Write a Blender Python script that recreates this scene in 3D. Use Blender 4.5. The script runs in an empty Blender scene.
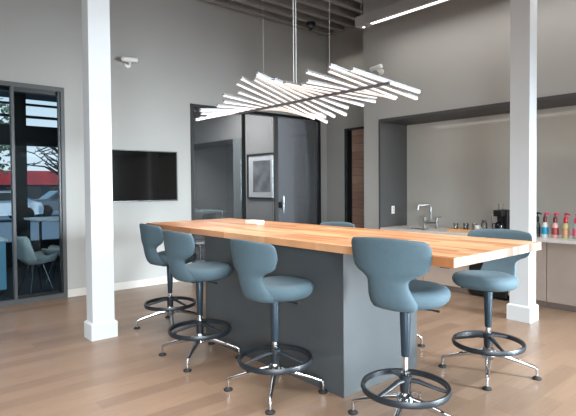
import bpy, bmesh, math, random
from mathutils import Vector, Matrix
random.seed(7)
PI = math.pi
sc = bpy.context.scene
C = sc.collection

# ------------------------------------------------------------------ materials
def lin(c):
    return tuple(((v/255)/12.92 if v/255 <= 0.04045 else ((v/255+0.055)/1.055)**2.4) for v in c)

def mat(name, rgb, rough=0.5, metal=0.0, noise=0.06, scale=8.0, spec=0.5, emit=None, estr=0.0, bump=0.0, bscale=300.0):
    m = bpy.data.materials.new(name); m.use_nodes = True
    nt = m.node_tree; b = nt.nodes['Principled BSDF']
    c = lin(rgb)
    b.inputs['Roughness'].default_value = rough
    b.inputs['Metallic'].default_value = metal
    b.inputs['Specular IOR Level'].default_value = spec
    tc = nt.nodes.new('ShaderNodeTexCoord')
    n = nt.nodes.new('ShaderNodeTexNoise'); n.inputs['Scale'].default_value = scale; n.inputs['Detail'].default_value = 3
    r = nt.nodes.new('ShaderNodeValToRGB')
    r.color_ramp.elements[0].position = 0.3; r.color_ramp.elements[1].position = 0.7
    r.color_ramp.elements[0].color = (*[v*(1-noise) for v in c], 1)
    r.color_ramp.elements[1].color = (*[min(1, v*(1+noise)) for v in c], 1)
    nt.links.new(tc.outputs['Object'], n.inputs['Vector'])
    nt.links.new(n.outputs['Fac'], r.inputs['Fac'])
    nt.links.new(r.outputs['Color'], b.inputs['Base Color'])
    if emit is not None:
        b.inputs['Emission Color'].default_value = (*lin(emit), 1)
        b.inputs['Emission Strength'].default_value = estr
    if bump:
        n2 = nt.nodes.new('ShaderNodeTexNoise'); n2.inputs['Scale'].default_value = bscale
        bp = nt.nodes.new('ShaderNodeBump'); bp.inputs['Strength'].default_value = bump; bp.inputs['Distance'].default_value = 0.002
        nt.links.new(tc.outputs['Object'], n2.inputs['Vector'])
        nt.links.new(n2.outputs['Fac'], bp.inputs['Height'])
        nt.links.new(bp.outputs['Normal'], b.inputs['Normal'])
    return m

def wood(name, c1, c2, c3, plank_w, plank_l, along='y', rough=0.35, mortar=0.0, grain=0.25, spec=0.5, mcol=None, coat=0.0):
    """staves / boards running along one axis; every stave its own tone, streaky grain"""
    m = bpy.data.materials.new(name); m.use_nodes = True
    nt = m.node_tree; L = nt.links; b = nt.nodes['Principled BSDF']
    b.inputs['Roughness'].default_value = rough
    b.inputs['Specular IOR Level'].default_value = spec
    b.inputs['Coat Weight'].default_value = coat
    tc = nt.nodes.new('ShaderNodeTexCoord')
    sx = nt.nodes.new('ShaderNodeSeparateXYZ'); L.new(tc.outputs['Object'], sx.inputs[0])
    cb = nt.nodes.new('ShaderNodeCombineXYZ')
    if along == 'y':
        L.new(sx.outputs['Y'], cb.inputs['X']); L.new(sx.outputs['X'], cb.inputs['Y'])
    elif along == 'z':
        L.new(sx.outputs['Y'], cb.inputs['X']); L.new(sx.outputs['Z'], cb.inputs['Y'])
    else:
        L.new(sx.outputs['X'], cb.inputs['X']); L.new(sx.outputs['Y'], cb.inputs['Y'])
    br = nt.nodes.new('ShaderNodeTexBrick')
    br.inputs['Scale'].default_value = 1.0
    br.inputs['Brick Width'].default_value = plank_l
    br.inputs['Row Height'].default_value = plank_w
    br.inputs['Mortar Size'].default_value = mortar
    br.inputs['Mortar Smooth'].default_value = 0.1
    br.inputs['Bias'].default_value = 0.0
    br.offset = 0.37; br.offset_frequency = 2; br.squash = 1.0
    br.inputs['Color1'].default_value = (0, 0, 0, 1); br.inputs['Color2'].default_value = (1, 1, 1, 1)
    br.inputs['Mortar'].default_value = (0.5, 0.5, 0.5, 1)
    L.new(cb.outputs[0], br.inputs['Vector'])
    ramp = nt.nodes.new('ShaderNodeValToRGB')
    e = ramp.color_ramp.elements
    e[0].position = 0.0; e[0].color = (*lin(c1), 1)
    e[1].position = 1.0; e[1].color = (*lin(c3), 1)
    mid = e.new(0.5); mid.color = (*lin(c2), 1)
    L.new(br.outputs['Color'], ramp.inputs['Fac'])
    mp = nt.nodes.new('ShaderNodeMapping'); mp.inputs['Scale'].default_value = (1.6, 40, 10)
    L.new(cb.outputs[0], mp.inputs['Vector'])
    n = nt.nodes.new('ShaderNodeTexNoise'); n.inputs['Scale'].default_value = 2.2; n.inputs['Detail'].default_value = 5
    n.inputs['Roughness'].default_value = 0.6
    L.new(mp.outputs[0], n.inputs['Vector'])
    mr = nt.nodes.new('ShaderNodeMapRange')
    mr.inputs['From Min'].default_value = 0.3; mr.inputs['From Max'].default_value = 0.7
    mr.inputs['To Min'].default_value = 1 - grain; mr.inputs['To Max'].default_value = 1 + grain*0.5
    L.new(n.outputs['Fac'], mr.inputs['Value'])
    mx = nt.nodes.new('ShaderNodeMix'); mx.data_type = 'RGBA'; mx.blend_type = 'MULTIPLY'
    mx.inputs['Factor'].default_value = 1.0
    L.new(ramp.outputs['Color'], mx.inputs['A']); L.new(mr.outputs['Result'], mx.inputs['B'])
    out = mx.outputs['Result']
    if mortar:
        m2 = nt.nodes.new('ShaderNodeMix'); m2.data_type = 'RGBA'
        L.new(br.outputs['Fac'], m2.inputs['Factor'])
        L.new(out, m2.inputs['A']); m2.inputs['B'].default_value = (*lin(mcol or [v*0.6 for v in c1]), 1)
        out = m2.outputs['Result']
    L.new(out, b.inputs['Base Color'])
    return m

def glass_mat(name, tint, refl=0.5, rough=0.0, haze=0.0, hcol=(150, 152, 158)):
    m = bpy.data.materials.new(name); m.use_nodes = True
    nt = m.node_tree; L = nt.links
    for n in list(nt.nodes): nt.nodes.remove(n)
    o = nt.nodes.new('ShaderNodeOutputMaterial')
    tr = nt.nodes.new('ShaderNodeBsdfTransparent'); tr.inputs['Color'].default_value = (*lin(tint), 1)
    gl = nt.nodes.new('ShaderNodeBsdfGlossy'); gl.inputs['Roughness'].default_value = rough
    gl.inputs['Color'].default_value = (0.85, 0.95, 1, 1)
    fr = nt.nodes.new('ShaderNodeFresnel'); fr.inputs['IOR'].default_value = 1.45
    ml = nt.nodes.new('ShaderNodeMath'); ml.operation = 'MULTIPLY'; ml.inputs[1].default_value = refl; ml.use_clamp = True
    mx = nt.nodes.new('ShaderNodeMixShader')
    L.new(fr.outputs[0], ml.inputs[0]); L.new(ml.outputs[0], mx.inputs[0])
    src = tr.outputs[0]
    if haze:
        df = nt.nodes.new('ShaderNodeBsdfDiffuse'); df.inputs['Color'].default_value = (*lin(hcol), 1)
        hm = nt.nodes.new('ShaderNodeMixShader'); hm.inputs[0].default_value = haze
        L.new(tr.outputs[0], hm.inputs[1]); L.new(df.outputs[0], hm.inputs[2]); src = hm.outputs[0]
    L.new(src, mx.inputs[1]); L.new(gl.outputs[0], mx.inputs[2]); L.new(mx.outputs[0], o.inputs[0])
    return m

M = {}
M['wall'] = mat('wall paint grey', (167, 166, 163), 0.85, noise=0.02, scale=1.5, spec=0.2)
M['wall_hi'] = mat('wall paint upper grey', (160, 157, 152), 0.85, noise=0.02, scale=1.5, spec=0.2)
M['white'] = mat('column white paint', (198, 202, 205), 0.55, noise=0.01)
M['base'] = mat('baseboard paint', (200, 196, 190), 0.5, noise=0.01)
M['joist'] = mat('painted steel joist grey', (150, 148, 144), 0.7, noise=0.04)
M['deck'] = mat('ceiling deck dark grey', (96, 94, 90), 0.9, noise=0.05)
M['darkframe'] = mat('charcoal niche lining', (72, 72, 72), 0.6, noise=0.03)
M['frame'] = mat('grey aluminium frame', (74, 75, 76), 0.5, metal=0.0, noise=0.02)
M['black'] = mat('black frame', (17, 18, 19), 0.4, noise=0.05)
M['blackgloss'] = mat('glossy black screen', (9, 9, 9), 0.06, noise=0.02, spec=0.6)
M['bezel'] = mat('dark grey screen bezel', (70, 70, 72), 0.3, noise=0.02)
M['floor'] = wood('floor boards', (113, 91, 75), (124, 101, 83), (134, 110, 91), 0.15, 1.25, 'x', rough=0.33, mortar=0.0012, grain=0.16, spec=0.45, mcol=(104, 86, 76))
M['butcher'] = wood('butcher block staves', (152, 98, 60), (186, 131, 90), (210, 162, 122), 0.055, 0.6, 'y', rough=0.32, grain=0.2, spec=0.4)
M['butcher_end'] = wood('butcher block end grain', (92, 72, 58), (136, 112, 94), (168, 146, 128), 0.045, 9.0, 'y', rough=0.55, grain=0.12)
M['pedestal'] = mat('slate grey laminate', (60, 63, 65), 0.38, noise=0.03, spec=0.5)
M['fabric'] = mat('slate blue upholstery', (70, 88, 97), 0.75, noise=0.05, scale=30, spec=0.35, bump=0.3, bscale=500)
M['blacksteel'] = mat('black powder coated steel', (24, 30, 36), 0.42, noise=0.05)
M['tube'] = mat('dark blue grey steel tube', (40, 54, 64), 0.35, metal=0.3, noise=0.03)
M['chrome'] = mat('polished chrome', (215, 218, 222), 0.12, metal=1.0, noise=0.02)
M['steel'] = mat('brushed steel', (170, 172, 172), 0.28, metal=1.0, noise=0.04)
M['rubber'] = mat('black rubber', (16, 16, 18), 0.7, noise=0.05)
M['counter'] = mat('pale stone countertop', (205, 198, 194), 0.25, noise=0.05, scale=40)
M['cab_light'] = mat('pale taupe cabinet front', (178, 160, 146), 0.5, noise=0.04, scale=5)
M['cab'] = mat('taupe cabinet front', (156, 141, 130), 0.5, noise=0.04, scale=5)
M['toekick'] = mat('toe kick taupe', (120, 106, 98), 0.6, noise=0.04)
M['backsplash'] = mat('glossy warm grey backsplash', (174, 171, 164), 0.12, noise=0.01, spec=0.3)
M['plastic'] = mat('white plastic', (235, 235, 232), 0.35, noise=0.01)
M['led'] = mat('white light diffuser', (255, 255, 255), 0.5, noise=0.0, emit=(250, 250, 255), estr=0.38)
M['lens'] = mat('bright linear light lens', (255, 255, 255), 0.5, noise=0.0, emit=(255, 255, 255), estr=3.0)
M['alu'] = mat('satin aluminium bar', (150, 150, 152), 0.45, metal=0.3, noise=0.02)
M['housing'] = mat('grey painted light housing', (165, 165, 165), 0.5, noise=0.02)
M['cable'] = mat('pale suspension cable', (200, 200, 200), 0.4, noise=0.02)
M['darkwood'] = wood('walnut door boards', (150, 114, 94), (168, 130, 108), (186, 146, 122), 0.16, 3.0, 'z', rough=0.5, mortar=0.003, grain=0.3)
M['office'] = mat('office grey paint', (140, 139, 138), 0.8, noise=0.02)
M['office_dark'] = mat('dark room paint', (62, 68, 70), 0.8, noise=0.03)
M['office_trim'] = mat('grey opening trim', (118, 124, 126), 0.6, noise=0.02)
M['carpet'] = mat('dark carpet', (48, 50, 54), 0.95, noise=0.2, scale=60)
M['glass'] = glass_mat('tinted partition glass', (232, 234, 236), 1.0, 0.0, 0.05, (150, 152, 155))
M['frost'] = glass_mat('blue grey door glass', (206, 210, 216), 1.5, 0.02, 0.28, (165, 167, 172))
M['glass2'] = glass_mat('tinted entrance glass', (228, 236, 240), 0.3)
M['clear'] = glass_mat('clear drinking glass', (246, 248, 250), 1.0)
M['mat_paper'] = mat('white picture mat', (196, 198, 200), 0.7, noise=0.01)
M['art'] = mat('grey abstract print', (108, 112, 116), 0.6, noise=0.55, scale=4)
M['tealglass'] = mat('pale green glass desk top', (140, 168, 168), 0.1, noise=0.02)
M['shell'] = mat('pale grey shell plastic', (178, 182, 178), 0.4, noise=0.03)
M['paleblue'] = mat('pale blue lit panel', (120, 168, 190), 0.3, noise=0.05)  # bluish light on the panel is put into this colour
M['tanwood'] = wood('tray wood', (176, 132, 92), (196, 150, 106), (206, 164, 120), 0.05, 1.0, 'y', rough=0.5)
M['asphalt'] = mat('parking asphalt', (96, 104, 112), 0.9, noise=0.1)
M['redpaint'] = mat('red painted fascia', (176, 52, 54), 0.7, noise=0.25, scale=1.2)
M['stucco'] = mat('shop front wall', (70, 82, 92), 0.8, noise=0.15)
M['foliage'] = mat('grey green foliage', (92, 104, 78), 0.9, noise=0.4, scale=3)
M['bark'] = mat('dark bark', (42, 38, 36), 0.9, noise=0.2)
M['car_white'] = mat('white car paint', (220, 224, 228), 0.2, noise=0.01)
M['car_grey'] = mat('grey car paint', (96, 104, 112), 0.2, noise=0.01)
M['car_blue'] = mat('blue car paint', (60, 86, 120), 0.2, noise=0.01)
M['car_glass'] = mat('dark car glass', (28, 34, 40), 0.1, noise=0.01)
M['b_clear'] = mat('clear soap bottle', (196, 202, 200), 0.15, noise=0.02)
M['b_pink'] = mat('pink soap bottle', (206, 160, 150), 0.2, noise=0.02)
M['b_green'] = mat('yellow green soap bottle', (176, 172, 120), 0.2, noise=0.02)
M['b_rose'] = mat('grey green soap bottle', (150, 168, 158), 0.2, noise=0.02)
M['l_blue'] = mat('blue label', (24, 140, 180), 0.4, noise=0.15, scale=30)
M['l_red'] = mat('dark red label', (150, 62, 62), 0.4, noise=0.35, scale=40)
M['l_tan'] = mat('tan label', (190, 140, 110), 0.4, noise=0.3, scale=40)
M['l_pink'] = mat('pink label', (214, 90, 120), 0.4, noise=0.3, scale=40)
M['p_maroon'] = mat('maroon pump plastic', (96, 22, 40), 0.35, noise=0.03)
M['p_red'] = mat('red pump plastic', (186, 26, 48), 0.35, noise=0.03)
M['p_pink'] = mat('hot pink pump plastic', (226, 52, 100), 0.35, noise=0.03)

# ------------------------------------------------------------------ mesh helpers
def box(bm, x0, x1, y0, y1, z0, z1):
    vs = [bm.verts.new(p) for p in ((x0,y0,z0),(x1,y0,z0),(x1,y1,z0),(x0,y1,z0),(x0,y0,z1),(x1,y0,z1),(x1,y1,z1),(x0,y1,z1))]
    for f in ((0,3,2,1),(4,5,6,7),(0,1,5,4),(1,2,6,5),(2,3,7,6),(3,0,4,7)):
        bm.faces.new([vs[i] for i in f])

def loft(bm, rings, cap=True, closed=False):
    R = [[bm.verts.new(p) for p in r] for r in rings]
    n = len(R[0])
    pairs = list(zip(R, R[1:])) + ([(R[-1], R[0])] if closed else [])
    for a, b in pairs:
        for i in range(n):
            bm.faces.new((a[i], a[(i+1) % n], b[(i+1) % n], b[i]))
    if cap and not closed:
        bm.faces.new(R[0][::-1]); bm.faces.new(R[-1])

def frame_at(d):
    d = d.normalized()
    a = Vector((0,0,1)) if abs(d.z) < 0.95 else Vector((1,0,0))
    u = d.cross(a).normalized(); v = u.cross(d).normalized()
    return u, v

def tube(bm, pts, rad, seg=10, squash=1.0):
    pts = [Vector(p) for p in pts]
    rads = rad if isinstance(rad, (list, tuple)) else [rad]*len(pts)
    rings = []; pu = None
    for i, p in enumerate(pts):
        d = (pts[min(i+1, len(pts)-1)] - pts[max(i-1, 0)])
        u, v = frame_at(d)
        if pu is not None:
            u = (pu - d.normalized()*pu.dot(d.normalized())).normalized(); v = u.cross(d.normalized())
        pu = u
        rings.append([p + (u*math.cos(t)*rads[i] + v*math.sin(t)*rads[i]*squash) for t in [2*PI*k/seg for k in range(seg)]])
    loft(bm, rings)

def lathe(bm, prof, cx=0, cy=0, seg=24, cap=True):
    loft(bm, [[(cx+r*math.cos(2*PI*k/seg), cy+r*math.sin(2*PI*k/seg), z) for k in range(seg)] for r, z in prof], cap)

def obj(name, bm, m, parent=None, smooth=False, bevel=0.0, loc=None, rz=None, sub=0, angle=40):
    bmesh.ops.recalc_face_normals(bm, faces=bm.faces)
    me = bpy.data.meshes.new(name); bm.to_mesh(me); bm.free()
    ms = m if isinstance(m, (list, tuple)) else [m]
    for k in ms: me.materials.append(M[k])
    if smooth:
        for p in me.polygons: p.use_smooth = True
        if angle < 180:
            try: me.set_sharp_from_angle(angle=math.radians(angle))
            except Exception: pass
    o = bpy.data.objects.new(name, me); C.objects.link(o)
    if parent is not None: o.parent = parent
    if loc is not None: o.location = loc
    if rz is not None: o.rotation_euler = (0, 0, rz)
    if bevel:
        b = o.modifiers.new('bevel', 'BEVEL'); b.width = bevel; b.segments = 2; b.limit_method = 'ANGLE'
    if sub:
        s = o.modifiers.new('sub', 'SUBSURF'); s.levels = sub; s.render_levels = sub
    return o

def tag(o, label, cat, group=None, kind=None):
    if label: o['label'] = label
    if cat: o['category'] = cat
    if group: o['group'] = group
    if kind: o['kind'] = kind
    return o

def thing(name, label, cat, loc=(0,0,0), rz=0, group=None):
    o = bpy.data.objects.new(name, None); C.objects.link(o)
    o.empty_display_size = 0.1
    o.location = loc; o.rotation_euler = (0, 0, rz)
    return tag(o, label, cat, group)

def boxobj(name, b, m, parent=None, bevel=0.0):
    bm = bmesh.new()
    for q in (b if isinstance(b[0], (list, tuple)) else [b]): box(bm, *q)
    return obj(name, bm, m, parent, bevel=bevel)

def struct(name, b, m, label=None, cat=None, parent=None):
    o = boxobj(name, b, m, parent)
    if parent is None:
        tag(o, label, cat, kind='structure')
    return o

def sthing(name, label, cat):
    o = thing(name, label, cat); o['kind'] = 'structure'; return o

def copy_tree(o, parent=None):
    c = o.copy(); C.objects.link(c)
    if parent is not None: c.parent = parent
    for ch in [k for k in bpy.data.objects if k.parent is o]:
        copy_tree(ch, c)
    return c

# ------------------------------------------------------------------ room shell
YB = 7.35      # back wall plane
XR = 6.48      # right wall plane
XD = 7.45      # side wall with the walnut door
ZC = 4.68      # underside of joists
XL, YF = -3.6, -3.6
struct('floor', (XL, 7.6, YF, YB+0.15, -0.1, 0), 'floor', 'warm brown wood plank floor running across the whole room', 'floor')
struct('ceiling', (XL, 7.6, YF, YB+0.15, ZC+0.34, ZC+0.44), 'deck', 'dark grey ceiling deck above the painted joists', 'ceiling')
struct('wall_back', [(-0.6, 2.19, YB, YB+0.15, 2.97, ZC+0.34), (2.19, 4.2, YB, YB+0.15, 0, ZC+0.34), (4.2, 7.25, YB, YB+0.15, 2.96, ZC+0.34),
                     (7.25, XD, YB, YB+0.15, 0, ZC+0.34), (XL, -0.6, YB, YB+0.15, 0, ZC+0.34)], 'wall', 'tall warm grey painted wall behind the wall-mounted screen', 'wall')
NY, NZ, NX = 5.15, 2.605, 7.20      # recess: far jamb, head, back
struct('wall_right', [(XR, XD, NY+0.02, 5.51, 0, ZC+0.34), (XR, XD, YF, NY+0.02, NZ+0.02, ZC+0.34), (NX+0.02, XD, YF, NY+0.02, 0, NZ+0.02)],
       'wall', 'tall warm grey wall above the kitchenette recess on the right', 'wall')
struct('wall_side', [(XD, XD+0.15, 6.84, YB+0.15, 0, ZC+0.34), (XD, XD+0.15, 5.51, 6.30, 0, ZC+0.34), (XD, XD+0.15, 6.30, 6.84, 2.72, ZC+0.34)],
       'wall_hi', 'grey side wall around the tall walnut door', 'wall')
struct('wall_left', (XL-0.15, XL, YF, YB+0.15, 0, ZC+0.34), 'wall', 'plain grey wall closing the room behind the viewer on the left', 'wall')
struct('wall_front', [(XL, XD, YF-0.15, YF, 3.0, ZC+0.34), (XL, -1.4, YF-0.15, YF, 0, 3.0), (6.2, XD, YF-0.15, YF, 0, 3.0), (2.3, 2.5, YF-0.15, YF, 0, 3.0)],
       'wall', 'grey wall with window openings behind the viewer', 'wall')
struct('baseboard_back', [(2.19, 4.2, YB-0.018, YB, 0, 0.11), (7.25, XD, YB-0.018, YB, 0, 0.11)], 'base', 'painted baseboard along the back wall under the screen', 'baseboard')

# lining of the recess
struct('trim_recess', [(XR-0.012, NX+0.02, NY, NY+0.035, 0, NZ+0.045), (XR-0.012, NX+0.02, YF, NY, NZ, NZ+0.045)], 'darkframe',
       'charcoal lining framing the kitchenette recess in the right wall', 'trim')
struct('wall_recess', (NX, NX+0.02, YF, NY, 0.86, NZ), 'backsplash', 'glossy warm grey back panel of the kitchenette recess', 'wall')

# columns
def column(x0, x1, y0, y1, bh, label):
    t = sthing('column', label, 'column'); t.location = ((x0+x1)/2, (y0+y1)/2, 0)
    cx, cy = (x0+x1)/2, (y0+y1)/2; hx, hy = (x1-x0)/2, (y1-y0)/2
    boxobj('shaft', (-hx, hx, -hy, hy, 0, ZC+0.34), 'white', t, 0.004)
    bm = bmesh.new(); e = 0.022
    loft(bm, [[(s*(hx+k), q*(hy+k), z) for s, q in ((-1,-1),(1,-1),(1,1),(-1,1))] for k, z in ((e, 0), (e, bh-0.015), (0.004, bh))])
    obj('column_base', bm, 'white', t)
    return t
column(1.75, 1.975, 5.07, 5.25, 0.175, 'white square column with a plinth standing left of the table')
column(5.65, 5.835, 2.405, 2.627, 0.185, 'white square column with a plinth standing right of the table by the counter')

# joists
JN = 0
y = 7.20
while y > YF:
    JN += 1
    bm = bmesh.new()
    box(bm, XL, XD, y-0.045, y+0.045, ZC, ZC+0.035)
    box(bm, XL, XD, y-0.012, y+0.012, ZC+0.035, ZC+0.30)
    box(bm, XL, XD, y-0.045, y+0.045, ZC+0.30, ZC+0.34)
    o = obj('ceiling_joist', bm, 'joist')
    tag(o, 'grey painted ceiling joist in the row under the deck' if JN > 1 else 'grey painted ceiling joist closest to the back wall', 'joist',
        'parallel joists under the ceiling deck' , 'structure')
    y -= 0.33

# ------------------------------------------------------------------ glazed entrance on the left of the back wall
t = sthing('window_1', 'tall glazed opening in a grey frame at the left end of the back wall', 'window')
boxobj('window_frame', [(2.14, 2.19, YB-0.012, YB+0.06, 0, 2.97), (-0.6, 2.14, YB-0.012, YB+0.06, 2.91, 2.97), (-0.6, 2.14, YB-0.012, YB+0.06, 0, 0.07), (-0.6, -0.54, YB-0.012, YB+0.06, 0.07, 2.91)], 'frame', t)
boxobj('mullion', (1.515, 1.55, YB-0.02, YB+0.08, 0.07, 2.91), 'frame', t)
boxobj('mullion', (0.2, 0.235, YB-0.02, YB+0.08, 0.07, 2.91), 'frame', t)
boxobj('inner_frame', [(2.11, 2.14, YB+0.01, YB+0.06, 0.07, 2.91), (1.55, 2.075, YB+0.0, YB+0.1, 2.85, 2.91), (1.55, 2.075, YB, YB+0.1, 0.07, 0.10)], 'black', t)
boxobj('glass_pane', (-0.54, 2.11, YB+0.045, YB+0.052, 0.07, 2.91), 'glass2', t)

# partition to the office
t = sthing('window_2', 'dark framed glass partition and door to the office in the back wall', 'window')
boxobj('partition_frame', [(4.2, 4.25, YB-0.02, YB+0.12, 0, 2.96), (4.25, 7.25, YB-0.02, YB+0.12, 2.91, 2.96), (7.19, 7.25, YB-0.02, YB+0.12, 0, 2.91), (4.25, 6.02, YB-0.02, YB+0.12, 0, 0.05)], 'black', t)
boxobj('mullion', (5.29, 5.35, YB+0.02, YB+0.06, 0.05, 2.91), 'black', t)
boxobj('mullion', (6.04, 6.12, YB+0.01, YB+0.06, 0, 2.91), 'darkframe', t)
boxobj('glass_pane', (4.25, 5.27, YB+0.05, YB+0.057, 0.05, 2.91), 'glass', t)
boxobj('glass_pane', (5.35, 6.02, YB+0.05, YB+0.057, 0.05, 2.91), 'glass', t)
t = sthing('door_1', 'frameless tinted glass office door with a vertical chrome pull', 'door')
boxobj('door_glass', (6.13, 7.18, YB+0.03, YB+0.042, 0.01, 2.90), 'frost', t)
bm = bmesh.new()
tube(bm, [(6.21, YB-0.045, 1.03), (6.21, YB-0.045, 1.36)], 0.014)
for z in (1.08, 1.31): tube(bm, [(6.21, YB-0.045, z), (6.21, YB+0.03, z)], 0.009)
obj('door_handle', bm, 'chrome', t, True)
boxobj('door_lock', (6.13, 6.2, YB+0.0, YB+0.06, 1.14, 1.26), 'black', t)
# walnut door in the side wall
t = sthing('door_2', 'tall walnut board door with black strips for its dark gap in the side wall', 'door')
boxobj('door_leaf', (XD+0.04, XD+0.08, 6.30, 6.68, 0.01, 2.68), 'darkwood', t)
boxobj('frame_and_dark_gap', [(XD-0.01, XD+0.12, 6.76, 6.84, 0, 2.72), (XD-0.01, XD+0.12, 6.30, 6.76, 2.68, 2.72), (XD+0.1, XD+0.12, 6.66, 6.78, 0, 2.7)], 'black', t)  # black strips put in for the shade in the ajar door's gap

# ------------------------------------------------------------------ lounge and office beyond, street outside
struct('floor_beyond', (-1.6, 9.6, YB+0.15, 13.1, -0.1, 0), 'carpet', 'dark carpet floor in the rooms behind the glass', 'floor')
struct('ceiling_beyond', (-1.6, 9.6, YB+0.15, 13.1, 3.7, 3.8), 'office_dark', 'ceiling of the rooms behind the glass', 'ceiling')
struct('wall_lounge', (4.05, 4.15, YB+0.15, 13.0, 0, 3.7), 'office_dark', 'dark wall between the lounge and the office', 'wall')
struct('wall_lounge_left', (-1.7, -1.6, YB+0.15, 11.0, 0, 3.7), 'office_dark', 'dark wall at the left of the lounge', 'wall')
struct('wall_office', [(7.3, 7.4, YB+0.15, 10.56, 0, 3.7), (7.3, 7.4, 10.56, 12.72, 2.72, 3.7), (7.3, 7.4, 12.72, 13.0, 0, 3.7), (4.15, 9.6, 13.0, 13.1, 0, 3.7)], 'office', 'cool grey office wall carrying the framed print', 'wall')
struct('wall_office_recess', [(9.2, 9.3, 9.8, 13.0, 0, 3.7), (7.4, 9.3, 9.7, 9.8, 0, 3.7)], 'office_dark', 'dark room seen through the office doorway', 'wall')
struct('trim_office', (7.275, 7.3, 10.56, 12.72, 2.68, 2.80), 'black', 'black head over the office doorway', 'trim')
struct('trim_office_jamb', (7.27, 7.3, 10.22, 10.56, 0, 2.80), 'office_trim', 'pale trim around the dark office doorway', 'trim')
t = sthing('window_3', 'black steel outer window wall of the lounge facing the car park', 'window')
YW = 11.0
boxobj('window_post', [(2.31, 2.52, YW-0.1, YW+0.1, 0, 3.7)], 'black', t)
boxobj('window_post', [(-0.4, -0.2, YW-0.1, YW+0.1, 0, 3.7)], 'black', t)
boxobj('window_post', [(3.16, 3.32, YW-0.1, YW+0.1, 0, 3.7)], 'black', t)
boxobj('transom', (-1.6, 4.05, YW-0.08, YW+0.08, 2.42, 2.82), 'black', t)
boxobj('louver', (-1.6, 4.05, YW-0.04, YW+0.04, 2.98, 3.03), 'black', t)
boxobj('louver', (-1.6, 4.05, YW-0.04, YW+0.04, 3.23, 3.27), 'black', t)
boxobj('window_head', (-1.6, 4.05, YW-0.1, YW+0.1, 3.48, 3.7), 'black', t)
boxobj('sill_panel', (-1.6, 4.05, YW-0.06, YW+0.06, 0, 0.5), 'black', t)
boxobj('jamb_panel', (3.32, 4.05, YW-0.06, YW+0.06, 0.5, 3.48), 'black', t)

struct('ground', (-60, 90, 13.2, 140, -0.15, -0.02), 'asphalt', 'grey car park asphalt outside the lounge windows', 'ground')
t = thing('shop_building', 'low shop building with a broad red fascia across the car park', 'building', (10, 41, 0))
boxobj('shop_wall', (-30, 30, 0, 8, 0, 1.85), 'stucco', t)
boxobj('red_fascia', (-30, 30, -0.6, 8, 1.85, 2.9), 'redpaint', t)
boxobj('shop_window', [(-8+i*3, -5.6+i*3, -0.05, 0, 0.4, 1.7) for i in range(7)], 'car_glass', t)

def car(x, y, rz, paint, label):
    t = thing('parked_car', label, 'car', (x, y, 0), rz, 'cars parked outside')
    bm = bmesh.new()
    prof = [(-2.1,0.3),(-2.15,0.75),(-1.9,0.92),(-1.3,0.98),(-0.7,1.42),(0.9,1.45),(1.6,1.0),(2.05,0.9),(2.15,0.6),(2.1,0.3)]
    loft(bm, [[(px, s*w, pz) for px, pz in prof] for s, w in ((-1,0.8),(-1,0.86),(1,0.86),(1,0.8))])
    obj('car_body', bm, paint, t, bevel=0.05)
    for s in (-1, 1):
        bm = bmesh.new()
        loft(bm, [[(px, s*w, pz) for px, pz in ((-1.15,1.0),(-0.68,1.36),(0.85,1.38),(1.4,1.02))] for w in (0.862, 0.875)])
        obj('car_window', bm, 'car_glass', t)
    for wx in (-1.35, 1.35):
        for s in (-1, 1):
            bm = bmesh.new(); tube(bm, [(wx, s*0.72, 0.33), (wx, s*0.9, 0.33)], 0.33, 18)
            obj('wheel', bm, 'rubber', t, True)
car(4.6, 27.0, 0.1, 'car_white', 'white car parked outside, seen left of the black window post')
car(9.0, 30.0, 0.0, 'car_grey', 'grey car parked outside under the red fascia')
car(6.2, 33.5, 0.1, 'car_blue', 'blue car parked outside further back')
def tree(x, y, h, label, bare, seed, sp):
    rnd = random.Random(seed)
    t = thing('tree', label, 'tree', (x, y, 0))
    bm = bmesh.new()
    tube(bm, [(0,0,0), (0.05,0,h*0.35), (-0.1,0.1,h*0.6)], [0.16,0.12,0.07], 8)
    tips = []
    for i in range(22 if bare else 12):
        a = rnd.uniform(0, 2*PI); z0 = h*rnd.uniform(0.3, 0.6); r = sp*rnd.uniform(0.5, 1.0)
        m1 = Vector((math.cos(a)*r*0.5, math.sin(a)*r*0.5, z0+r*0.3)); e = Vector((math.cos(a)*r, math.sin(a)*r, z0+r*rnd.uniform(0.1, 0.7)))
        tube(bm, [(0,0,z0), m1, e], [0.06,0.04,0.015], 5); tips.append(e)
        for k in range(4):
            q = m1.lerp(e, rnd.random()); d = Vector((rnd.uniform(-1,1), rnd.uniform(-1,1), rnd.uniform(-0.3,0.8)))*sp*0.3
            tube(bm, [q, q+d], [0.03, 0.01], 4)
    obj('trunk', bm, 'bark', t)
    if not bare:
        bm = bmesh.new()
        for i in range(900):
            a = rnd.uniform(0, 2*PI); r = sp*math.sqrt(rnd.random()); z = h*0.62+(rnd.random()-0.5)*h*0.75*math.sqrt(max(0, 1-(r/sp)**2))
            c = Vector((math.cos(a)*r, math.sin(a)*r, z)); s = rnd.uniform(0.1, 0.22)
            u = Vector((rnd.uniform(-1,1), rnd.uniform(-1,1), rnd.uniform(-1,1))).normalized()*s; v = u.orthogonal().normalized()*s*0.7
            bm.faces.new([bm.verts.new(c+k) for k in (u, v, -u, -v)])
        obj('crown', bm, 'foliage', t)
tree(4.9, 31.5, 7.5, 'leafy grey green tree outside at the left edge of the glazing', False, 3, 2.2)
tree(7.4, 24.5, 6.2, 'bare branched tree outside above the red fascia', True, 9, 2.2)

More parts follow.
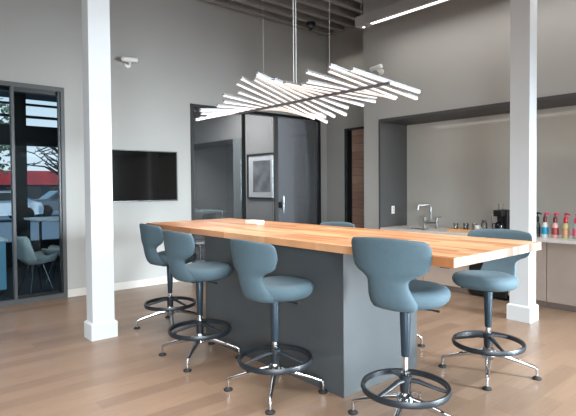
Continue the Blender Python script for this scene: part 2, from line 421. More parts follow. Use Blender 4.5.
# lounge furniture
def shell_chair(loc, rz, label, m):
    t = thing('shell_chair', label, 'chair', loc, rz, 'chairs in the lounge behind the glass')
    bm = bmesh.new()
    N = 12; rows = []
    prof = [(0.24,0.43),(0.20,0.455),(0.05,0.43),(-0.12,0.44),(-0.21,0.52),(-0.25,0.66),(-0.28,0.82),(-0.29,0.86)]
    wid = [0.2,0.24,0.25,0.25,0.25,0.24,0.19,0.12]
    for th in (0, 0.012):
        rows.append([])
        for (px, pz), w in zip(prof, wid):
            rows[-1].append([])
            for i in range(N+1):
                u = -1+2*i/N
                lift = 0.13*abs(u)**3 if px > -0.2 else 0.0
                fwd = 0.10*abs(u)**2.5 if px <= -0.12 else 0.0
                rows[-1][-1].append(bm.verts.new((px+fwd-(th if px < -0.18 else 0), u*w, pz+lift-(th if px >= -0.18 else 0))))
    nr = len(prof)
    for s in (0, 1):
        for a in range(nr-1):
            for i in range(N):
                bm.faces.new((rows[s][a][i], rows[s][a][i+1], rows[s][a+1][i+1], rows[s][a+1][i]))
    def rim(seq0, seq1):
        for i in range(len(seq0)-1):
            bm.faces.new((seq0[i], seq0[i+1], seq1[i+1], seq1[i]))
    rim(rows[0][0], rows[1][0]); rim(rows[0][-1], rows[1][-1])
    rim([r[0] for r in rows[0]], [r[0] for r in rows[1]]); rim([r[-1] for r in rows[0]], [r[-1] for r in rows[1]])
    obj('seat_shell', bm, m, t, True, angle=180)
    for a in (45, 135, 225, 315):
        a = math.radians(a); bm = bmesh.new()
        tube(bm, [(0.1*math.cos(a), 0.1*math.sin(a), 0.42), (0.25*math.cos(a), 0.25*math.sin(a), 0)], 0.011, 8)
        obj('leg', bm, 'chrome', t, True)
    return t
shell_chair((1.95, 8.05, 0), 0.25, 'pale grey shell chair just behind the left glazing', 'shell')
shell_chair((2.5, 8.75, 0), 2.6, 'pale grey shell chair standing in for a striped reflection in the glazing', 'shell')  # added chair in place of a striped reflection on the glass
t = thing('lounge_table', 'white topped table in the lounge behind the glass', 'table', (3.0, 9.6, 0))
bm = bmesh.new(); box(bm, -0.75, 0.75, -0.45, 0.45, 0.985, 1.02); obj('table_top', bm, 'plastic', t, bevel=0.004)
for sx in (-1, 1):
    for sy in (-1, 1):
        bm = bmesh.new(); tube(bm, [(sx*0.68, sy*0.38, 0), (sx*0.68, sy*0.38, 0.985)], 0.022); obj('leg', bm, 'black', t, True)
t = thing('low_cabinet', 'low cabinet with blue light put into its colour behind the leftmost pane', 'cabinet', (1.1, 8.5, 0))
boxobj('cabinet_body', (-0.55, 0.5, -0.25, 0.25, 0.06, 0.78), 'paleblue', t, 0.005)
boxobj('cabinet_top', (-0.57, 0.52, -0.27, 0.27, 0.78, 0.81), 'plastic', t)
boxobj('cabinet_base', (-0.5, 0.45, -0.2, 0.2, 0.0, 0.06), 'black', t)
def task_chair(loc, rz, label):
    t = thing('task_chair', label, 'chair', loc, rz)
    bm = bmesh.new()
    loft(bm, [[(0.24*k*math.copysign(abs(math.cos(a))**0.6, math.cos(a)), 0.24*k*math.copysign(abs(math.sin(a))**0.6, math.sin(a)), z) for a in [2*PI*i/20 for i in range(20)]] for k, z in ((0.8,0.44),(1,0.46),(1,0.49),(0.85,0.515))])
    obj('seat', bm, 'black', t, True)
    bm = bmesh.new()
    loft(bm, [[(-0.24-0.05*(z-0.6)-d+0.05*(abs(u)**2), u*w, z) for d, u in ([(0.0, -1+2*i/8) for i in range(9)]+[(0.03, 1-2*i/8) for i in range(9)])] for z, w in ((0.62,0.18),(0.75,0.23),(0.95,0.22),(1.05,0.17))])
    obj('backrest', bm, 'black', t, True)
    for s in (-1, 1):
        bm = bmesh.new(); tube(bm, [(-0.2, s*0.27, 0.48), (0.0, s*0.3, 0.52), (0.12, s*0.3, 0.72), (-0.15, s*0.29, 0.74)], 0.016); obj('armrest', bm, 'shell', t, True)
    bm = bmesh.new(); tube(bm, [(0,0,0.1),(0,0,0.45)], 0.028); obj('post', bm, 'chrome', t, True)
    for k in range(5):
        a = 2*PI*k/5; bm = bmesh.new(); tube(bm, [(0,0,0.12),(0.3*math.cos(a),0.3*math.sin(a),0.07)], [0.025,0.015])
        lg = obj('leg', bm, 'shell', t, True)
        bm = bmesh.new(); tube(bm, [(0.3*math.cos(a)-0.02,0.3*math.sin(a),0.03),(0.3*math.cos(a)+0.02,0.3*math.sin(a),0.03)], 0.03, 14); obj('caster', bm, 'rubber', lg, True)
    return t
task_chair((3.55, 9.55, 0), 2.4, 'black lounge task chair by the white topped table').location = (3.45, 8.75, 0)
task_chair((4.95, 8.35, 0), 2.0, 'black office task chair with pale arms seen below the table end')
# office desk and things
t = thing('office_desk', 'glass topped standing desk in the office behind the partition', 'desk', (5.2, 9.3, 0))
boxobj('table_top', (-0.85, 0.75, -0.38, 0.38, 1.03, 1.05), 'tealglass', t)
for sx in (-0.78, 0.68):
    for sy in (-1, 1):
        bm = bmesh.new(); tube(bm, [(sx, sy*0.32, 0), (sx, sy*0.32, 1.03)], 0.02); obj('leg', bm, 'steel', t, True)
t = thing('monitor', 'small black monitor on the glass office desk', 'monitor', (5.22, 9.4, 1.05), 0.3)
boxobj('screen', (-0.27, 0.27, -0.02, 0.02, 0.06, 0.36), 'black', t, 0.006)
bm = bmesh.new(); tube(bm, [(0,0.03,0.01),(0,0.03,0.15)], 0.02); obj('stand', bm, 'black', t, True)
bm = bmesh.new(); lathe(bm, [(0.11,0),(0.11,0.008),(0.03,0.014)]); obj('stand_base', bm, 'black', t, True)
for i, (w, c, lb) in enumerate(((0.30,'shell','pale hardback book lying at the bottom of the stack on the office desk'),(0.27,'bezel','dark grey book lying on top of the stack on the office desk'))):
    t = thing('book', lb, 'book', (5.15, 9.08, 1.05+0.036*i), 0.1*i)
    boxobj('cover', [(-w/2,w/2,-0.1,0.1,0,0.004),(-w/2,w/2,-0.1,0.1,0.031,0.035),(-w/2,-w/2+0.004,-0.1,0.1,0.004,0.031)], c, t)
    boxobj('pages', (-w/2+0.004,w/2-0.006,-0.095,0.095,0.004,0.031), 'mat_paper', t)
# framed print on the office wall
t = thing('framed_print', 'black framed grey print with white mat on the office wall', 'picture', (7.3, 9.39, 1.81))
boxobj('picture_frame', [(-0.035,0,-0.57,0.57,-0.55,-0.505),(-0.035,0,-0.57,0.57,0.505,0.55),(-0.035,0,-0.57,-0.52,-0.505,0.505),(-0.035,0,0.52,0.57,-0.505,0.505)], 'black', t)
boxobj('picture_mat', (-0.015,-0.005,-0.52,0.52,-0.505,0.505), 'mat_paper', t)
boxobj('print', (-0.018,-0.0151,-0.34,0.34,-0.38,0.38), 'art', t)

# ------------------------------------------------------------------ television
t = thing('wall_screen', 'large glossy black television mounted on the back wall', 'television', (3.355, 7.27, 1.735))
boxobj('bezel', [(-0.545,0.545,-0.01,0.05,-0.398,-0.378),(-0.545,0.545,-0.01,0.05,0.385,0.398),(-0.545,-0.532,-0.01,0.05,-0.378,0.385),(0.532,0.545,-0.01,0.05,-0.378,0.385)], 'bezel', t)
boxobj('screen', (-0.532,0.532,-0.004,0.045,-0.378,0.385), 'blackgloss', t)
boxobj('mount', (-0.2,0.2,0.045,0.08,-0.2,0.2), 'black', t)

# ------------------------------------------------------------------ island table
t = thing('bar_table', 'long butcher block bar height table on a slate grey pedestal', 'table', (3.13, 3.4, 0))
TX0, TX1, TY0, TY1 = -0.64, 0.525, -1.93, 2.0
bm = bmesh.new(); box(bm, TX0, TX1, TY0, TY1, 1.088, 1.145)
top = obj('tabletop', bm, ['butcher', 'butcher_end'], t, bevel=0.003)
for p in top.data.polygons:
    if abs(p.normal.y) > 0.9: p.material_index = 1
boxobj('pedestal', (-0.494, 0.42, -0.96, 0.95, 0, 1.088), 'pedestal', t, 0.003)

# small white box on the table
t = thing('tabletop_box', 'small white box lying on the far end of the butcher block table', 'box', (3.28, 4.36, 1.145), 0.1)
boxobj('box_body', (-0.05,0.05,-0.10,0.10,0,0.03), 'plastic', t, 0.004)
boxobj('box_lid', (-0.052,0.052,-0.102,0.102,0.03,0.04), 'plastic', t, 0.003)

# ------------------------------------------------------------------ stools
def sq(c, p): return math.copysign(abs(c)**p, c)
def make_stool():
    t = thing('bar_stool', 'x', 'stool')
    # seat
    bm = bmesh.new(); rings = []
    N = 36
    for k, z, dx in ((0.45,0.700,0),(0.72,0.704,0),(0.88,0.718,0),(0.97,0.742,0),(1.0,0.768,0),(0.985,0.792,0),(0.93,0.81,0),(0.82,0.82,0),(0.6,0.818,0),(0.3,0.812,0)):
        r = []
        for i in range(N):
            a = 2*PI*i/N
            cx = sq(math.cos(a), 0.85)
            ww = 0.254 if cx > -0.1 else 0.254-0.13*min(1, (-cx-0.1)/0.9)**1.4
            r.append((0.043+0.249*k*cx, ww*k*sq(math.sin(a), 0.82), z+0.006*math.cos(a)))
        rings.append(r)
    loft(bm, rings)
    obj('seat', bm, 'fabric', t, True, angle=180)
    # backrest shell: horizontal rings stacked upward
    prof = [ # z, half width, rear x (centre), thickness, wrap
        (0.698,0.09,-0.10,0.05,0.02),(0.702,0.125,-0.160,0.08,0.03),(0.715,0.148,-0.196,0.10,0.04),(0.745,0.158,-0.222,0.10,0.05),(0.785,0.154,-0.238,0.085,0.045),(0.82,0.146,-0.248,0.072,0.04),
        (0.855,0.138,-0.255,0.064,0.035),(0.885,0.136,-0.260,0.059,0.035),(0.905,0.146,-0.263,0.056,0.04),(0.925,0.175,-0.266,0.053,0.05),(0.945,0.222,-0.269,0.051,0.065),(0.972,0.256,-0.272,0.05,0.08),
        (1.03,0.275,-0.278,0.05,0.09),(1.075,0.278,-0.283,0.049,0.09),(1.11,0.275,-0.287,0.048,0.085),(1.132,0.265,-0.288,0.043,0.08),(1.146,0.246,-0.287,0.032,0.07),(1.150,0.21,-0.285,0.015,0.055)]
    bm = bmesh.new(); rings = []; N = 40
    for z, w, xr, th, wr in prof:
        r = []
        for i in range(N):
            a = 2*PI*i/N
            u = sq(math.cos(a), 0.75); q = sq(math.sin(a), 0.6)
            xx = xr - 0.022 + th/2 + q*th/2 + wr*abs(u)**2.2
            r.append((xx, u*w, z + (0.012*(1-u*u) if z > 1.0 else 0)))
        rings.append(r)
    loft(bm, rings)
    obj('backrest', bm, 'fabric', t, True, angle=180)
    bm = bmesh.new(); box(bm, -0.12, 0.12, -0.09, 0.09, 0.688, 0.702); 
    obj('seat_plate', bm, 'blacksteel', t, bevel=0.003)
    bm = bmesh.new(); tube(bm, [(0.02,-0.08,0.688),(0.05,-0.16,0.685),(0.06,-0.205,0.682)], [0.008,0.008,0.013], 8, 0.6)
    obj('lever', bm, 'rubber', t, True)
    bm = bmesh.new(); lathe(bm, [(0.036,0.69),(0.034,0.6),(0.026,0.375),(0.022,0.37)]); obj('post_sleeve', bm, 'tube', t, True)
    bm = bmesh.new(); lathe(bm, [(0.019,0.3),(0.019,0.46)]); obj('gas_piston', bm, 'chrome', t, True)
    bm = bmesh.new(); lathe(bm, [(0.028,0.17),(0.032,0.2),(0.036,0.29),(0.042,0.31),(0.042,0.325),(0.024,0.333)]); obj('hub', bm, 'blacksteel', t, True)
    bm = bmesh.new(); lathe(bm, [(0.030,0.333),(0.030,0.345),(0.021,0.347)]); obj('collar', bm, 'chrome', t, True)
    # foot ring
    bm = bmesh.new(); R = 0.274; rings = []
    for k in range(64):
        a = 2*PI*k/64
        rings.append([((R+dx)*math.cos(a), (R+dx)*math.sin(a), 0.250+dz) for dx, dz in ((-0.011,-0.016),(0.006,-0.02),(0.013,0),(0.006,0.02),(-0.011,0.016))])
    loft(bm, rings, closed=True)
    fr = obj('foot_ring', bm, 'blacksteel', t, True)
    for k in range(3):
        a = math.radians(60+120*k)
        bm = bmesh.new()
        P = [Vector((r*math.cos(a), r*math.sin(a), z)) for r, z in ((0.02,0.30),(0.08,0.298),(0.18,0.272),(0.268,0.252))]
        tube(bm, P, [0.022,0.02,0.016,0.014], 10, 0.7)
        obj('spoke', bm, 'blacksteel', fr, True)
    # base
    bm = bmesh.new(); lathe(bm, [(0.05,0.135),(0.062,0.15),(0.055,0.19),(0.035,0.215),(0.03,0.22)]); obj('base_hub', bm, 'chrome', t, True)
    for k in range(4):
        a = PI/4+PI/2*k
        bm = bmesh.new()
        tube(bm, [(r, 0, z) for r, z in ((0.02,0.175),(0.12,0.158),(0.25,0.122),(0.342,0.094),(0.36,0.084),(0.362,0.07),(0.362,0.02))], [0.03,0.022,0.015,0.012,0.012,0.011,0.010], 10)
        lg = obj('leg', bm, 'chrome', t, True, rz=a)
        bm = bmesh.new(); lathe(bm, [(0.034,0.0),(0.036,0.008),(0.026,0.016),(0.012,0.024)], 0.362, 0)
        obj('glide', bm, 'rubber', lg, True)
    return t
proto = make_stool()
UP = {'seat', 'backrest', 'seat_plate', 'lever', 'post_sleeve'}
SPOTS = [ # x, y, facing deg, base deg, lift, label
    (2.345, 2.875, -2, 0, 0.012, 'slate blue stool at the middle of the pedestal near side, third from the far end'),
    (2.32, 3.93, -3, -3, 0.015, 'slate blue stool on the near side, second from the far end of the table'),
    (2.60, 5.045, -4, 22, 0.0, 'slate blue stool furthest left, at the far end of the table'),
    (2.635, 1.90, 7, -25, 0.08, 'large slate blue stool at the near corner seen from behind, nearest to the viewer'),
    (3.892, 1.985, 183, -19, 0.01, 'slate blue stool facing the viewer under the right end of the table'),
    (3.91, 3.07, 180, -19, -0.11, 'slate blue stool across the table with only its foot visible past the near stool'),
    (3.90, 3.90, 180, -10, -0.02, 'slate blue stool across the table showing only the top of its backrest'),
]
for i, (x, y, fa, ba, dz, lb) in enumerate(SPOTS):
    o = proto if i == 0 else copy_tree(proto)
    o.location = (x, y, 0); o.rotation_euler = (0, 0, math.radians(fa))
    o['label'] = lb; o['group'] = 'bar stools around the table'
    k = 0
    for ch in [q for q in bpy.data.objects if q.parent is o]:
        nm = ch.name.split('.')[0]
        if nm in UP: ch.location.z = dz
        if nm == 'leg':
            ch.rotation_euler = (0, 0, math.radians(ba-fa)+PI/4+PI/2*k); k += 1
        if nm == 'foot_ring': ch.rotation_euler = (0, 0, math.radians(-10))

# ------------------------------------------------------------------ pendant
SP = (3.1, 0, 2.35)
t = thing('pendant_light', 'long twisting pendant of white light bars over the table', 'pendant', (3.1, 3.5, 2.35))
bm = bmesh.new(); box(bm, -0.011, 0.011, -1.12, 0.95, -0.013, 0.008); obj('spine', bm, 'bezel', t)
tilt = [(4.68,-0.26),(4.45,-0.22),(4.2,-0.12),(4.0,0.0),(3.85,0.12),(3.7,0.24),(3.55,0.30),(3.4,0.28),(3.25,0.2),(3.1,0.08),(2.95,0.0),(2.8,0.0),(2.7,0.08),(2.6,0.13),(2.5,0.11),(2.38,0.06)]
def tl(y):
    for (a, ta), (b, tb) in zip(tilt, tilt[1:]):
        if b <= y <= a: return ta+(tb-ta)*(a-y)/(a-b)
    return tilt[0][1] if y > tilt[0][0] else tilt[-1][1]
NB = 23
rnd = random.Random(4)
for i in range(NB):
    y = 4.58 - (4.58-2.41)*i/(NB-1)
    L = (0.50, 0.56, 0.46)[i % 3] if y < 4.3 else 0.40
    if y < 2.75: L = 0.54 if i % 2 else 0.42
    off = rnd.uniform(-0.05, 0.05)
    bm = bmesh.new(); box(bm, -L+off, L+off, -0.013, 0.013, 0.014, 0.032)
    h = obj('light_bar', bm, 'alu', t, loc=(0, y-3.5, 0))
    h.rotation_euler = (0, math.atan(tl(y)), 0)
    bm = bmesh.new(); box(bm, -L+off+0.004, L+off-0.004, -0.012, 0.012, 0.004, 0.014)
    obj('diffuser', bm, 'led', h)
for y, x in ((3.49, 0.0), (3.455, 0.0)):
    bm = bmesh.new(); tube(bm, [(x, y-3.5, 0), (x, y-3.5, ZC-2.35)], 0.004, 6); obj('suspension_cable', bm, 'cable', t)
for y in (3.95, 3.02):
    bm = bmesh.new(); tube(bm, [(0, y-3.5, 0), (0, y-3.5, ZC-2.35)], 0.0009, 6); obj('suspension_cable', bm, 'cable', t)

# ------------------------------------------------------------------ linear light, cameras, dome
t = thing('linear_light', 'long grey suspended linear light with a glowing lens near the ceiling', 'light fixture', (5.92, 5.14, 4.02))
boxobj('housing', (-0.075, 0.075, -7.5, 0, 0.0, 0.15), 'housing', t)
boxobj('lens', (-0.035, 0.025, -7.3, -0.27, -0.004, 0.0), 'lens', t)
bm = bmesh.new(); lathe(bm, [(0.02,-0.006),(0.02,0.0)], 0.03, -0.09, 16); obj('sensor', bm, 'lens', t)
for yy in (-0.06, -3.5, -7.0):
    bm = bmesh.new(); tube(bm, [(0, yy, 0.15), (0, yy, ZC-4.0)], 0.004, 6); obj('suspension_cable', bm, 'cable', t)

def bullet_cam(loc, rz, label):
    t = thing('security_camera', label, 'camera', loc, rz)
    bm = bmesh.new(); tube(bm, [(0,0,0),(0.02,0,0)], 0.05, 18); obj('wall_plate', bm, 'plastic', t, True)
    bm = bmesh.new(); tube(bm, [(0.02,0,0),(0.09,0,0.0),(0.11,0,0.03)], 0.018, 10); obj('bracket', bm, 'plastic', t, True)
    bm = bmesh.new(); tube(bm, [(0.11,-0.13,0.045),(0.12,-0.12,0.045),(0.13,0.10,0.06)], [0.03,0.038,0.036], 14); obj('camera_body', bm, 'plastic', t, True)
    bm = bmesh.new(); tube(bm, [(0.109,-0.135,0.045),(0.11,-0.13,0.045)], 0.026, 14); obj('camera_lens', bm, 'rubber', t, True)
bullet_cam((XR, 5.13, 3.42), PI, 'white bullet camera on the right wall above the recess')
bullet_cam((3.12, YB, 3.44), -PI/2, 'pale bullet camera high on the back wall above the screen')
t = thing('dome_camera', 'small black dome camera hanging from the ceiling joists', 'camera', (6.55, 6.87, ZC))
bm = bmesh.new(); lathe(bm, [(0.09,0.0),(0.09,-0.05),(0.075,-0.06)]); obj('dome_housing', bm, 'rubber', t, True)
bm = bmesh.new(); lathe(bm, [(0.07,-0.06),(0.066,-0.09),(0.045,-0.115),(0.015,-0.127)]); obj('dome', bm, 'frame', t, True)
bm = bmesh.new(); lathe(bm, [(0.04,-0.11),(0.035,-0.13),(0.01,-0.145)]); obj('dome_lens', bm, 'rubber', t, True)

# ------------------------------------------------------------------ kitchenette
CT = 0.868
t = thing('countertop', 'pale stone countertop running along the recess', 'countertop', (6.77, 2.0, 0))
# with sink cutout: boxes around it
SY0, SY1, SX0, SX1 = 2.42, 2.82, -0.18, 0.05
boxobj('slab', [(-0.31, 0.43, -3.2, SY0, CT-0.035, CT), (-0.31, 0.43, SY1, 3.15, CT-0.035, CT), (-0.31, SX0, SY0, SY1, CT-0.035, CT), (SX1, 0.43, SY0, SY1, CT-0.035, CT)], 'counter', t)
t = thing('sink', 'dark undermount sink set in the pale countertop', 'sink', (6.77, 2.0, 0))
boxobj('basin', [(SX0, SX1, SY0, SY1, CT-0.2, CT-0.19), (SX0, SX0+0.01, SY0, SY1, CT-0.19, CT-0.001), (SX1-0.01, SX1, SY0, SY1, CT-0.19, CT-0.001), (SX0+0.01, SX1-0.01, SY0, SY0+0.01, CT-0.19, CT-0.001), (SX0+0.01, SX1-0.01, SY1-0.01, SY1, CT-0.19, CT-0.001)], 'steel', t)
bm = bmesh.new(); lathe(bm, [(0.03,CT-0.19),(0.03,CT-0.185)], -0.06, 2.62); obj('drain', bm, 'chrome', t, True)

def unit(y0, y1, kind, m, label):
    t = thing('base_cabinet', label, 'cabinet', (6.52, (y0+y1)/2, 0), 0, 'base cabinets under the counter')
    h = (y1-y0)/2
    boxobj('carcass', (0.0, 0.5, -h, h, 0.075, CT-0.21 if kind == 'sink' else CT-0.036), 'cab', t)
    boxobj('plinth', (0.03, 0.05, -h, h, 0, 0.075), 'toekick', t)
    if kind == 'drawers':
        for a, b in ((0.08, 0.385), (0.391, 0.61), (0.616, CT-0.04)):
            d = boxobj('drawer', (-0.02, 0, -h+0.002, h-0.002, a, b), m, t, 0.002)
            bm = bmesh.new(); zz = b-0.045
            tube(bm, [(-0.02,-0.07,zz),(-0.045,-0.07,zz),(-0.045,0.07,zz),(-0.02,0.07,zz)], 0.006, 8); obj('handle', bm, 'bezel', d, True)
    else:
        n = 2 if h > 0.36 else 1
        for k in range(n):
            a = -h+0.002+k*(2*h/n); b = -h-0.002+(k+1)*(2*h/n)
            boxobj('door', (-0.02, 0, a, b, 0.08, CT-0.04), m, t, 0.002)
    return t
unit(4.36, 5.14, 'sink', 'cab_light', 'pale taupe sink base cabinet against the charcoal jamb')
unit(3.60, 4.355, 'drawers', 'cab_light', 'pale taupe drawer cabinet left of the black refrigerator')
unit(2.555, 3.045, 'door', 'cab', 'taupe cabinet right of the black refrigerator, behind the column')
unit(2.04, 2.55, 'door', 'cab', 'taupe cabinet just right of the white column')
unit(1.5, 2.035, 'door', 'cab', 'taupe cabinet at the right edge of the view')
unit(-1.1, 1.495, 'door', 'cab', 'wide taupe cabinet beyond the right edge of the view')
t = thing('mini_refrigerator', 'black undercounter refrigerator between the base cabinets', 'refrigerator', (6.52, 3.322, 0))
boxobj('fridge_body', (0.0, 0.5, -0.268, 0.268, 0.01, CT-0.04), 'black', t)
boxobj('fridge_door', (-0.04, -0.001, -0.265, 0.265, 0.03, CT-0.045), 'black', t, 0.006)
bm = bmesh.new(); tube(bm, [(-0.04,0.2,0.45),(-0.07,0.2,0.46),(-0.07,0.2,0.76),(-0.04,0.2,0.77)], 0.008, 8); obj('handle', bm, 'steel', t, True)

# faucet
t = thing('bridge_faucet', 'chrome bridge faucet with two lever handles behind the sink', 'faucet', (6.93, 4.50, CT), 0)
bm = bmesh.new(); tube(bm, [(0,-0.11,0.09),(0,0.11,0.09)], 0.018); obj('bridge', bm, 'steel', t, True)
for s in (-1, 1):
    bm = bmesh.new(); lathe(bm, [(0.028,0),(0.028,0.01),(0.015,0.02),(0.015,0.1),(0.024,0.11),(0.024,0.17),(0.012,0.18)], 0, s*0.11); lg = obj('valve', bm, 'steel', t, True)
    bm = bmesh.new(); tube(bm, [(0,s*0.11,0.175),(0,s*0.19,0.19)], 0.009); obj('lever', bm, 'steel', lg, True)
bm = bmesh.new(); tube(bm, [(0,0,0.09),(0,0,0.34),(-0.01,0.01,0.365),(-0.04,0.03,0.375),(-0.15,0.12,0.37),(-0.165,0.13,0.355),(-0.165,0.13,0.29)], 0.018); obj('spout', bm, 'steel', t, True)
# outlet on jamb
t = thing('wall_outlet', 'white power outlet on the charcoal side of the recess', 'outlet', (6.80, NY, 1.15))
boxobj('cover_plate', (-0.04, 0.04, -0.008, 0, -0.065, 0.065), 'plastic', t, 0.002)
boxobj('socket', [(-0.017,0.017,-0.011,-0.008,0.01,0.04),(-0.017,0.017,-0.011,-0.008,-0.04,-0.01)], 'base', t)

# wooden tray with glasses
t = thing('serving_tray', 'wooden serving tray on the countertop holding glasses', 'tray', (6.75, 3.72, CT))
boxobj('tray_base', (-0.14, 0.14, -0.26, 0.28, 0, 0.012), 'tanwood', t)
boxobj('tray_rim', [(-0.15,-0.14,-0.27,0.29,0,0.045),(0.14,0.15,-0.27,0.29,0,0.045),(-0.14,0.14,-0.27,-0.26,0,0.045),(-0.14,0.14,0.28,0.29,0,0.045)], 'tanwood', t)
def tumbler():
    bm = bmesh.new(); lathe(bm, [(0.028,0),(0.036,0.11),(0.033,0.11),(0.026,0.008)], cap=True, seg=16)
    o = obj('drinking_glass', bm, 'clear', None, True); return o
g0 = tumbler()
for i, (gx, gy, lb) in enumerate(((-0.05,0.2,'clear drinking glass at the left end of the wooden tray'),(0.05,0.1,'clear drinking glass at the rear of the wooden tray'),(-0.06,0.03,'clear drinking glass at the middle front of the wooden tray'),(0.06,-0.04,'clear drinking glass behind the white mug on the tray'))):
    o = g0 if i == 0 else g0.copy()
    if i: C.objects.link(o)
    o.location = (6.75+gx, 3.72+gy, CT+0.012); tag(o, lb, 'glass', 'glasses on the wooden tray')
def mug(x, y, z, label, m):
    t = thing('mug', label, 'mug', (x, y, z))
    bm = bmesh.new(); lathe(bm, [(0.032,0),(0.038,0.01),(0.038,0.095),(0.034,0.095),(0.033,0.012)], seg=20); obj('cup', bm, m, t, True)
    bm = bmesh.new(); tube(bm, [(-0.0,-0.036,0.075),(0,-0.06,0.07),(0,-0.064,0.045),(0,-0.036,0.025)], 0.006, 8); obj('handle', bm, m, t, True)
mug(6.70, 3.58, CT+0.012, 'white mug standing on the wooden tray at its right end', 'plastic')
t = thing('jar', 'small glass jar with a dark lid on the tray', 'jar', (6.80, 3.53, CT+0.012))
bm = bmesh.new(); lathe(bm, [(0.035,0),(0.04,0.01),(0.04,0.12),(0.03,0.135)], seg=18); obj('jar_body', bm, 'clear', t, True)
bm = bmesh.new(); lathe(bm, [(0.033,0.135),(0.033,0.165),(0.028,0.17)], seg=18); obj('lid', bm, 'bezel', t, True)

# coffee maker
t = thing('coffee_maker', 'black coffee maker on the countertop beside the tray', 'coffee maker', (6.77, 3.27, CT))
boxobj('base_plate', (-0.16, 0.12, -0.09, 0.13, 0, 0.035), 'black', t, 0.006)
boxobj('body', (0.0, 0.12, -0.09, 0.06, 0.035, 0.34), 'black', t, 0.012)
boxobj('brew_head', (-0.13, 0.0, -0.07, 0.05, 0.25, 0.34), 'black', t, 0.012)
bm = bmesh.new(); lathe(bm, [(0.045,0.036),(0.06,0.06),(0.06,0.12),(0.045,0.165),(0.05,0.17)], -0.07, -0.01, 20); cf = obj('carafe', bm, 'blackgloss', t, True)
bm = bmesh.new(); tube(bm, [(-0.07,0.045,0.15),(-0.07,0.085,0.14),(-0.07,0.085,0.08),(-0.07,0.05,0.07)], 0.008, 8); obj('handle', bm, 'black', cf, True)
bm = bmesh.new(); tube(bm, [(-0.06,0.10,0.03),(-0.06,0.10,0.26)], 0.009, 8); tube(bm, [(-0.09,0.085,0.26),(-0.03,0.115,0.26)], 0.014, 8); obj('side_rod', bm, 'steel', t, True)
bm = bmesh.new()
tube(bm, [(0.02,-0.03,0.34),(0.02,-0.03,0.42),(0.02,0.04,0.42),(0.02,0.04,0.34)], 0.007, 8); obj('top_loop', bm, 'steel', t, True)
# black bottle just right of the column
def bottle(x, y, label, body, lab, pump, r=0.042, h=0.2, lo=0.04, hi=0.13):
    t = thing('pump_bottle', label, 'bottle', (x, y, CT), 0, 'pump bottles on the countertop')
    bm = bmesh.new(); lathe(bm, [(r*0.9,0),(r,0.008),(r,h*0.72),(r*0.85,h*0.86),(r*0.42,h*0.97),(r*0.4,h)], seg=20); obj('bottle_body', bm, body, t, True)
    bm = bmesh.new(); lathe(bm, [(r+0.001,lo),(r+0.001,hi)], seg=20, cap=False); obj('bottle_label', bm, lab, t, True)
    bm = bmesh.new(); lathe(bm, [(r*0.55,h-0.004),(r*0.6,h+0.05),(r*0.35,h+0.07),(r*0.2,h+0.072),(r*0.2,h+0.1)], seg=16); cl = obj('pump_collar', bm, pump, t, True)
    bm = bmesh.new(); tube(bm, [(0.0,0.012,h+0.108),(0,-0.01,h+0.112),(-0.01,-0.05,h+0.104),(-0.012,-0.055,h+0.092)], [0.012,0.013,0.008,0.006], 8); obj('pump_nozzle', bm, pump if pump != 'p_maroon' else 'p_pink', cl, True)
bottle(6.77, 2.775, 'dark bottle half hidden by the right edge of the column', 'bezel', 'black', 'rubber', 0.036)
bottle(6.77, 2.68, 'clear pump bottle with a blue label and maroon collar', 'b_clear', 'l_blue', 'p_maroon')
bottle(6.77, 2.555, 'pink pump bottle with a dark red label', 'b_pink', 'l_red', 'p_maroon')
bottle(6.77, 2.43, 'yellow green pump bottle with a red pump', 'b_green', 'l_tan', 'p_red')
bottle(6.77, 2.305, 'grey green pump bottle with a pink label at the right edge', 'b_rose', 'l_pink', 'p_pink')

# ------------------------------------------------------------------ light
w = bpy.data.worlds.new('sky'); sc.world = w; w.use_nodes = True
nt = w.node_tree; bg = nt.nodes['Background']
tc = nt.nodes.new('ShaderNodeTexCoord'); sx = nt.nodes.new('ShaderNodeSeparateXYZ'); rp = nt.nodes.new('ShaderNodeValToRGB')
nt.links.new(tc.outputs['Generated'], sx.inputs[0]); nt.links.new(sx.outputs['Z'], rp.inputs['Fac']); nt.links.new(rp.outputs['Color'], bg.inputs['Color'])
e = rp.color_ramp.elements
e[0].position = 0.0; e[0].color = (*lin((222, 230, 236)), 1)
e[1].position = 0.28; e[1].color = (*lin((120, 178, 214)), 1)
q = e.new(0.14); q.color = (*lin((206, 222, 232)), 1)
bg.inputs['Strength'].default_value = 1.5

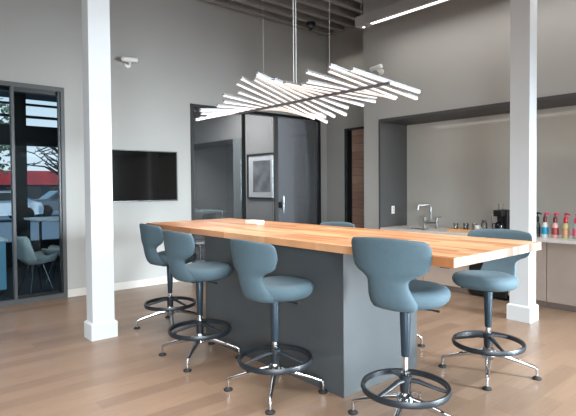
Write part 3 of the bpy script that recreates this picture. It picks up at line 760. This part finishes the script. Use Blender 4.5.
def area(name, loc, rot, sx_, sy_, power, col, spread=PI):
    l = bpy.data.lights.new(name, 'AREA'); l.shape = 'RECTANGLE'; l.size = sx_; l.size_y = sy_; l.energy = power; l.color = col; l.spread = spread
    o = bpy.data.objects.new(name, l); C.objects.link(o); o.location = loc; o.rotation_euler = rot
    return o
area('window_daylight', (6.0, YF-0.1, 1.5), (math.radians(72), 0, math.radians(20)), 0.8, 2.6, 420, (0.80, 0.92, 1.0), math.radians(68))
area('window_daylight', (-1.9, YF+0.1, 1.6), (math.radians(70), 0, math.radians(-30)), 3.0, 2.6, 300, (0.84, 0.94, 1.0), math.radians(72))
area('ceiling_fill', (1.8, 2.8, 4.62), (0, 0, 0), 7, 7, 290, (1.0, 0.97, 0.94), math.radians(95))  # added overhead fill for floor and lower walls, not a fixture
area('linear_glow', (5.90, 2.6, 3.99), (0, 0, 0), 0.1, 4.6, 30, (1.0, 0.97, 0.93))
area('pendant_glow', (3.1, 3.5, 2.28), (0, 0, 0), 0.9, 2.2, 30, (1.0, 0.95, 0.9))
area('recess_fill', (6.62, 3.0, NZ-0.01), (0, math.radians(-12), 0), 0.12, 4.0, 9, (1.0, 0.95, 0.9))  # added fill to brighten the backsplash, no lamp in the recess
area('office_fill', (5.8, 9.6, 3.65), (0, 0, 0), 2.0, 2.0, 210, (1.0, 0.98, 0.96))  # added fill so the office reads through the glass
area('lounge_light', (1.5, 9.0, 3.65), (0, 0, 0), 1.5, 1.5, 25, (0.9, 0.97, 1.0))
area('passage_fill', (7.0, 6.4, 4.2), (0, 0, 0), 0.4, 1.2, 4, (1.0, 0.95, 0.88))  # added fill lifting the walnut door and side wall
sl = bpy.data.lights.new('sun', 'SUN'); sl.energy = 3.5; sl.angle = 0.02; so = bpy.data.objects.new('sun', sl); C.objects.link(so); so.rotation_euler = (math.radians(32), 0, math.radians(20))

# ------------------------------------------------------------------ camera
cam = bpy.data.cameras.new('camera'); co = bpy.data.objects.new('camera', cam); C.objects.link(co); sc.camera = co
f = 493.0; yaw, pit, roll = [math.radians(v) for v in (49.15, -1.36, -0.43)]
F = Vector((math.cos(yaw)*math.cos(pit), math.sin(yaw)*math.cos(pit), math.sin(pit)))
r = Vector((math.sin(yaw), -math.cos(yaw), 0)); u = r.cross(F)
r2 = r*math.cos(roll)+u*math.sin(roll); u2 = -r*math.sin(roll)+u*math.cos(roll)
mx = Matrix.Identity(4)
for i in range(3):
    mx[i][0] = r2[i]; mx[i][1] = u2[i]; mx[i][2] = -F[i]
mx[0][3], mx[1][3], mx[2][3] = 0, 0, 1.55
co.matrix_world = mx
cam.sensor_width = 36; cam.sensor_fit = 'HORIZONTAL'
cam.lens = f/576*36
cam.shift_y = -9.4/576
cam.clip_end = 500
sc.view_settings.view_transform = 'Standard'
sc.view_settings.exposure = 0.0
